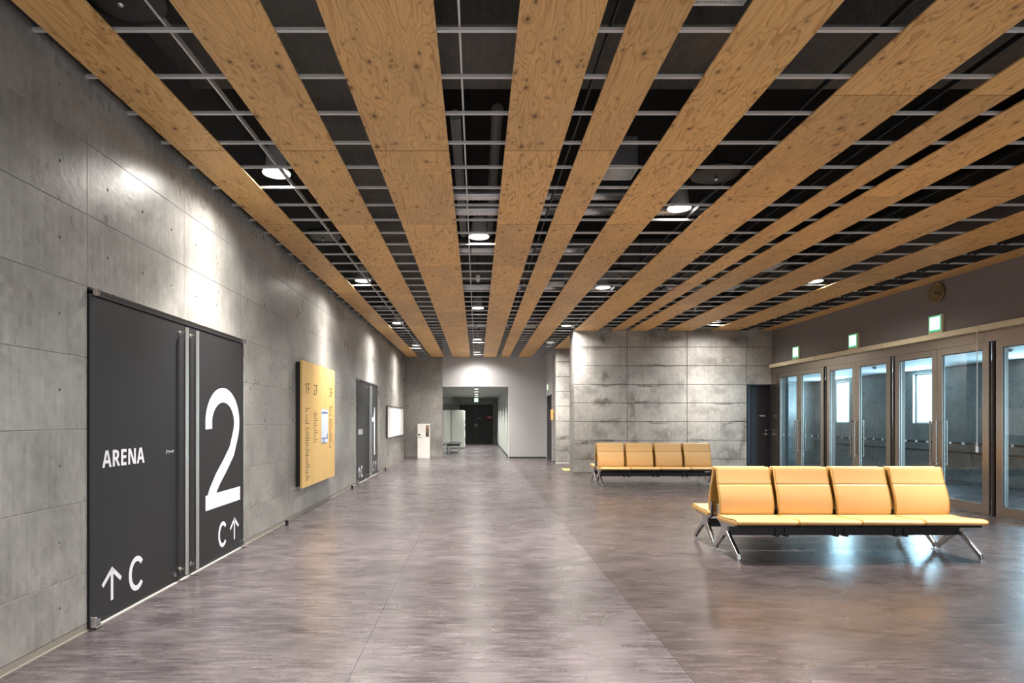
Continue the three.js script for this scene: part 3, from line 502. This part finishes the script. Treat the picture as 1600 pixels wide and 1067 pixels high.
function bench(label) {
  const b = thing('waiting_bench', label, 'bench', [0, 0, 0], 'tan waiting benches');
  const seatL = ccw(smoothLoop([[.12, .352], [.12, .388], [.15, .398], [.28, .396], [.42, .404], [.54, .415], [.60, .414], [.632, .400], [.636, .380], [.61, .364], [.5, .356], [.3, .35]], 56));
  // front face of the back, with the seam groove at y = .715
  const backL = ccw([[.130, .40], [.138, .395], [.152, .40], [.163, .43], [.166, .48], [.160, .54], [.146, .60], [.126, .655], [.110, .695], [.101, .708], [.094, .7115], [.0975, .716], [.097, .725], [.084, .76], [.070, .81], [.058, .855], [.049, .880], [.038, .892], [.026, .890], [.020, .878], [.022, .855], [.036, .80], [.058, .73], [.086, .66], [.110, .59], [.124, .52], [.130, .45]]);
  const shellL = ccw([[.128, .40], [.123, .39], [.118, .40], [.118, .45], [.112, .52], [.098, .59], [.074, .66], [.046, .73], [.024, .80], [.011, .855], [.014, .868], [.022, .855], [.036, .80], [.058, .73], [.086, .66], [.110, .59], [.124, .52], [.130, .45]]);
  const sg = loft(seatL, .606, .02), bg = loft(backL, .564, .012), hg = loft(shellL, .55, .003);
  const pipe = (loop, w) => { const pts = loop.map(p => [w / 2 - .004, p[1], p[0]]); const c = new THREE.CatmullRomCurve3(pts.map(p => new THREE.Vector3(...p)), true); return new THREE.TubeGeometry(c, 80, .0045, 5, true); };
  const backPipe = pipe(backL.filter(p => p[0] > .04), .564);
  for (let i = 0; i < 4; i++) {
    const x = (i - 1.5) * .614;
    const s = obj('seat', sg, M.leather, b); s.position.x = x; obj('seat_pan', rbx(-.28, .28, .335, .353, .14, .58, .005, 1), M.darkMetal, s);
    for (const q of [-1, 1]) { const e = obj('piping', pipe(seatL.map(([z, y]) => [.12 + (z - .12) * .985 + .004, .385 + (y - .385) * .9]), .606), M.leatherEdge, s); e.scale.x = q; }
    const k = obj('backrest', bg, M.leather, b); k.position.x = x; obj('back_shell', hg, M.leatherEdge, k); for (const q of [-1, 1]) { const e = obj('piping', backPipe, M.leatherEdge, k); e.scale.x = q; } const sm = obj('seam', bx(-.268, .268, .7095, .7135, .085, .0962), M.seam, k);
    obj('back_bracket', rbx(-.2, .2, .30, .42, .112, .122, .004, 1), M.darkMetal, k);
  }
  obj('beam', rbx(-1.2, 1.2, .205, .29, .22, .27, .006, 2), M.beam, b);
  for (const x of [-.614, 0, .614]) for (const s of [-1, 1]) obj('clamp', merge([rbx(x + s * .048 - .022, x + s * .048 + .022, .19, .338, .205, .285, .005, 1), rbx(x + s * .048 - .022, x + s * .048 + .022, .322, .338, .14, .45, .004, 1)]), M.beam, b);
  const sh = new THREE.Shape(); // side view of a leg: z to the right, y up
  const P = [[.595, .035], [.577, .03], [.563, .055], [.318, .222], [.247, .208], [.048, .055], [.035, .03], [.018, .035], [.022, .075], [.205, .262], [.175, .31], [.115, .335], [.09, .36], [.088, .50], [.105, .50], [.112, .375], [.15, .35], [.48, .358], [.48, .335], [.34, .318], [.322, .26], [.585, .075]];
  P.forEach((p, i) => i ? sh.lineTo(...p) : sh.moveTo(...p)); sh.closePath();
  const lg = new THREE.ExtrudeGeometry(sh, { depth: .022, bevelEnabled: true, bevelThickness: .007, bevelSize: .006, bevelSegments: 3 });
  lg.translate(0, 0, -.011); lg.rotateY(-Math.PI / 2); // z axis of the shape becomes x, x becomes z
  const foot = z => merge([rod([0, 0, z], [0, .009, z], .026, 20), rod([0, .005, z], [0, .06, z], .009)]), feet = [foot(.577), foot(.035)];
  for (const x of [-1.19, 1.19]) { const l = obj('leg', lg, M.alu, b); l.position.x = x; for (const f of feet) obj('foot_pad', f, M.chrome, l); }
  return b;
}
{
  const a = bench('tan leather four-seat bench nearer the glass doors, facing away from the concrete block wall'); a.position.set(3.757, 0, -6.605);
  const b = copyOf(a, [3.757, 0, -6.615], 'tan leather four-seat bench facing the concrete block wall, back to back beside the glass doors'); b.rotation.y = Math.PI;
  copyOf(a, [3.757, 0, -13.15], 'tan leather four-seat bench standing in front of the concrete block wall, facing away from it');
  const d = copyOf(a, [3.757, 0, -13.16], 'tan leather four-seat bench closest to the concrete block wall, facing it'); d.rotation.y = Math.PI;
}
// ---- wooden floor guide on the arena wall
{
  const g = thing('directory_board', 'pale wooden floor guide board with 1F 2F 3F lettering on concrete wall', 'sign', [XL + .002, 0, -8.72]); g.rotation.y = Math.PI / 2;
  obj('backing', bx(.03, 1.97, .44, 2.22, 0, .072), M.black, g);
  const wood = tex(512, 1024, (u, v) => { const f = nz2.fbm(u, v, 60, 4, 3) - .5, w = nz.fbm(u, v, 10, 2, 3), rg = Math.abs((w * 9) % 1 - .5); const k = 1 + f * .12 - rg * .08; return [.85 * k, .70 * k, .45 * k]; }, true, [1, .6]);
  const wm = new THREE.MeshStandardMaterial({ map: wood, roughness: .5 }), cut = [0, .535, 1.36, 2.0];
  const B = (a, x, y, w, h) => a.push(bx(x, x + w, y, y + h, .1, .1008));
  const r = rng(8);
  for (let i = 0; i < 3; i++) {
    const p = obj('plank', rbx(cut[i] + .002, cut[i + 1] - .002, .415, 2.245, .07, .1, .003, 1), wm, g); const t = [];
    const x0 = [.16, .62, 1.60][i], w = word(i + 1 + 'F', x0, 1.775, .155, .225, fontR); w.translate(0, 0, .1); obj('lettering', w, M.ink, p).userData.label = 'black lettering ' + (i + 1) + 'F';
    const [ya, yb] = [[.5, 1.55], [1.03, 1.55], [.9, 1.6]][i];
    for (let y = yb; y > ya; y -= .036) { let x = x0 + (r() < .25 ? .02 : 0); const e = x0 + .08 + r() * .16; if (r() < .12) continue; while (x < e) { const q = .012 + r() * .03; B(t, x, y, q, .016); x += q + .008; } }
    obj('list_lettering', merge(t), std('#6b5a3c', .7), p);
  }
  const n = thing('notice_sheet', 'pale blue paper notice fixed on the wooden floor guide', 'notice', [XL + .1035, 0, -8.72]); n.rotation.y = Math.PI / 2;
  obj('sheet', bx(1.06, 1.49, 1.02, 1.56, 0, .003), std('#c3cbdc', .6), n);
  obj('print', merge([bx(1.09, 1.46, 1.49, 1.52, .003, .004), bx(1.09, 1.46, 1.085, 1.1, .003, .004), bx(1.2, 1.24, 1.03, 1.09, .003, .004), bx(1.43, 1.47, 1.08, 1.16, .003, .004), bx(1.09, 1.3, 1.03, 1.04, .003, .004)]), std('#4e5f8c', .6), n);
}
// ---- white display board further along the wall
{
  const g = thing('whiteboard', 'wide white notice board with thin metal frame on concrete wall', 'board', [XL, 0, -17.45]); g.rotation.y = Math.PI / 2;
  obj('frame', merge([rbx(0, 3.9, .856, .876, 0, .05, .004, 1), rbx(0, 3.9, 1.77, 1.79, 0, .05, .004, 1), rbx(0, .025, .876, 1.77, 0, .05, .004, 1), rbx(3.875, 3.9, .876, 1.77, 0, .05, .004, 1)]), M.steelDark, g);
  for (const [a, b] of [[.025, 1.948], [1.952, 3.875]]) obj('panel', bx(a, b, .876, 1.77, .0, .034), std('#f2f2f2', .3), g);
}
// ---- door stops at the foot of the wall
for (const d of [8.1, 12.35, 16.85]) { const s = thing('door_stop', d < 10 ? 'small black stop on the floor below the wooden floor guide' : d < 15 ? 'small black stop on the floor before the numeral 1 door' : 'small black stop on the floor below the white notice board', 'door stop', [XL + .075, 0, -d]); obj('post', rod([0, 0, 0], [0, .055, 0], .021, 16), M.black, s); obj('cap', rod([0, .055, 0], [0, .068, 0], .024, 16), M.black, s); }
// ---- white cabinet at the back wall
{
  const g = thing('device_cabinet', 'tall narrow white cabinet against the back concrete wall', 'cabinet', [-1.89, 0, -21.95]);
  obj('body', rbx(-.21, .21, 0, 1.24, -.19, .2, .006, 2), M.white, g);
  const d = obj('door', rbx(-.205, .075, .03, 1.215, .2, .208, .003, 1), M.white, g);
  obj('emblem', merge([rod([-.165, .86, .208], [-.165, .86, .21], .02, 20), rod([-.13, .86, .208], [-.13, .86, .21], .02, 20), flat([[-.186, .852], [-.109, .852], [-.1475, .80]]).translate(0, 0, .209)]), M.ink, d);
  obj('lettering', merge([bx(-.19, -.15, .745, .765, .208, .21), bx(-.14, -.10, .745, .765, .208, .21), bx(-.09, -.06, .745, .765, .208, .21)]), M.ink, d);
  obj('window', rbx(.085, .2, .78, 1.19, .2, .206, .003, 1), std('#6d5b50', .3), g);
  obj('poster', merge([bx(.1, .185, 1.08, 1.17, .206, .208)]), std('#b07a55', .6), g);
  obj('poster', merge([bx(.095, .13, .80, .95, .206, .208), bx(.14, .165, .80, .87, .206, .208)]), M.ink, g);
}
// ---- black bench and drink machine in the passage
{
  const g = thing('padded_bench', 'low black padded bench against the polished passage wall', 'bench', [-.95, 0, -26]);
  obj('seat', rbx(-.26, .26, .31, .41, -1, 1, .03, 3), std('#0f0f10', .5), g);
  for (const x of [-.2, .2]) for (const z of [-.9, .9]) obj('leg', rod([x, 0, z], [x, .31, z], .022, 12), M.chrome, g);
  const v = thing('vending_machine', 'pale grey-green drink machine standing behind the black padded bench', 'machine', [-.91, 0, -29.5]);
  obj('body', rbx(-.31, .30, .03, 1.83, -1.1, 0, .015, 2), std('#b9beb4', .4), v);
  const f = obj('front', rbx(.30, .335, .05, 1.8, -1.08, -.02, .01, 2), std('#d8dad4', .35), v);
  for (let i = 0; i < 3; i++) obj('display_window', rbx(.333, .345, 1.5 - i * .32, 1.72 - i * .32, -1, -.1, .004, 1), std('#33383a', .2), f);
  obj('slot', rbx(.333, .345, .3, .5, -.9, -.2, .004, 1), M.black, f);
  obj('plinth', bx(-.28, .28, 0, .03, -1.05, -.05), M.black, v);
}
// passage ceiling lamps
for (let i = 0; i < 4; i++) {
  const d = 24.2 + i * 2.6, g = thing('passage_lamp', 'small round recessed passage lamp, ' + ['first', 'second', 'third', 'fourth'][i] + ' from the passage opening', 'downlight', [-.02, 2.6, -d], 'passage ceiling lamps');
  obj('ring', lathe([[.09, -.001], [.11, -.008], [.115, -.001]], 24), M.white, g); obj('lens', lathe([[0, -.012], [.06, -.011], [.09, -.004], [.09, -.001], [0, -.001]], 24), glow(new THREE.Color(1, .97, .92), 12), g);
  const s = new THREE.SpotLight(new THREE.Color(1, .98, .93), 130, 0, 1.15, 1, 2); s.position.set(-.02, 2.585, -d); s.target.position.set(-.02, 0, -d); s.castShadow = true; s.shadow.radius = 3; scene.add(s, s.target);
}
// ---- exit signs
const GREEN = new THREE.Color(.05, .75, .35), PALE = new THREE.Color(.85, 1, .93);
function exitSign(label, pos, turn, s = .3) {
  const g = thing('exit_sign', label, 'sign', pos); g.rotation.y = turn;
  obj('case', rbx(-s / 2, s / 2, -s / 2, s / 2, 0, .045, .004, 1), M.cream, g);
  const h = s * .42;
  obj('sign_border', bx(-h, h, -h + .01, h + .01, .045, .049), glow(GREEN, 1.1), g);
  const k = h * .84; const panel = obj('sign_face', bx(-k, k, -k * .92 + .01, k + .01, .049, .051), glow(PALE, 3.2), g);
  const L = new THREE.RectAreaLight(PALE, 1.2, s * .8, s * .8); const dir = new THREE.Vector3(Math.sin(turn), 0, Math.cos(turn)); L.position.set(...pos).addScaledVector(dir, .056); L.lookAt(L.position.clone().add(dir)); scene.add(L);
  return g;
}
exitSign('lit green exit sign above the glass door beside the block wall', [XR, 2.95, -14.33], -Math.PI / 2);
exitSign('lit green exit sign above the second glass door from the block wall', [XR, 2.94, -12.15], -Math.PI / 2);
exitSign('lit green exit sign on the dark wall below the clock', [XR, 2.94, -9.97], -Math.PI / 2);
exitSign('small lit exit sign above the dark grey side door', [2.5, 2.5, -21.3], -Math.PI / 2, .26);
exitSign('lit exit sign hanging from the passage ceiling', [-.03, 2.42, -33], 0, .26);
// ---- wall clock
{
  const g = thing('wall_clock', 'round bronze wall clock with dark hands on the dark upper wall', 'clock', [XR, 3.45, -9.97]); g.rotation.y = -Math.PI / 2;
  const face = lathe([[0, .03], [.15, .03], [.163, .034], [.168, .028], [.168, 0], [0, 0]], 48); face.rotateX(Math.PI / 2);
  obj('face', face, std(new THREE.Color().setRGB(.36, .28, .17), .28, .85), g);
  const marks = []; for (let i = 0; i < 12; i++) { const a = i * Math.PI / 6, q = bx(-.005, .005, .115, .14, .031, .034); q.rotateZ(a); marks.push(q); } obj('hour_marks', merge(marks), M.ink, g);
  const h1 = bx(-.007, .007, -.02, .085, .036, .039), h2 = bx(-.005, .005, -.03, .125, .04, .043); h1.rotateZ(-1.95); h2.rotateZ(-1.75); obj('hour_hand', h1, M.ink, g); obj('minute_hand', h2, M.ink, g); obj('hub', rod([0, 0, .03], [0, 0, .046], .012, 14), M.ink, g);
}
// ---- roller blind cassettes over the doors, with their pull cords
{
  const ds = [4.6, 6.86, 9.02, 11.18, 13.37, 15.5];
  for (let i = 0; i + 1 < ds.length; i++) {
    const g = thing('blind_cassette', 'cream roller blind box, ' + ['fifth', 'fourth', 'third', 'second', 'first'][i] + ' from the concrete block wall', 'blind', [XR - .055, 2.74, -(ds[i] + ds[i + 1]) / 2], 'roller blind boxes'); const h = (ds[i + 1] - ds[i]) / 2 - .008;
    obj('box', rbx(-.05, .055, -.048, .04, -h, h, .006, 2), M.cream, g);
    for (const s of [-1, 1]) obj('end_cap', rbx(-.053, .055, -.051, .043, s * h - .006, s * h + .006, .003, 1), std('#b9ad8e', .5), g);
    obj('bottom_bar', rbx(-.02, .01, -.062, -.048, -h + .03, h - .03, .004, 1), M.steel, g);
    if (i === 2 || i === 1) { const z = h - .06, c = obj('pull_cord', merge([rod([-.03, -.05, z], [-.03, -1.74, z], .003, 6), rod([-.03, -.05, z + .02], [-.03, -1.74, z + .008], .003, 6)]), std('#d8d4cf', .5), g); obj('cord_weight', rbx(-.04, -.02, -1.83, -1.735, z - .012, z + .02, .005, 2), M.white, c); }
  }
}
// ---- small wooden sign on the pillar and tactile patch on the floor
{
  const g = thing('wooden_wall_sign', 'small pale wooden sign sticking out of the pillar side', 'sign', [2.5, 1.55, -19.95]); obj('plate', rbx(-.1, -.03, -.17, .17, -.14, .14, .004, 1), std('#b48e52', .5), g); obj('bracket', bx(-.03, 0, -.05, .05, -.03, .03), M.steel, g);
  const t = thing('tactile_paving', 'yellow tactile floor strip behind the block wall corner', 'tactile paving', [2.62, 0, -17.25]); obj('strip', rbx(-.22, .6, .0005, .006, -.15, .45, .002, 1), std('#d8c566', .6), t);
  for (let i = 0; i < 4; i++) obj('rib', rbx(-.2, .58, .006, .011, -.1 + i * .14 - .018, -.1 + i * .14 + .018, .002, 1), std('#d8c566', .6), t);
}
scene.add(camera);
renderer.render(scene, camera);
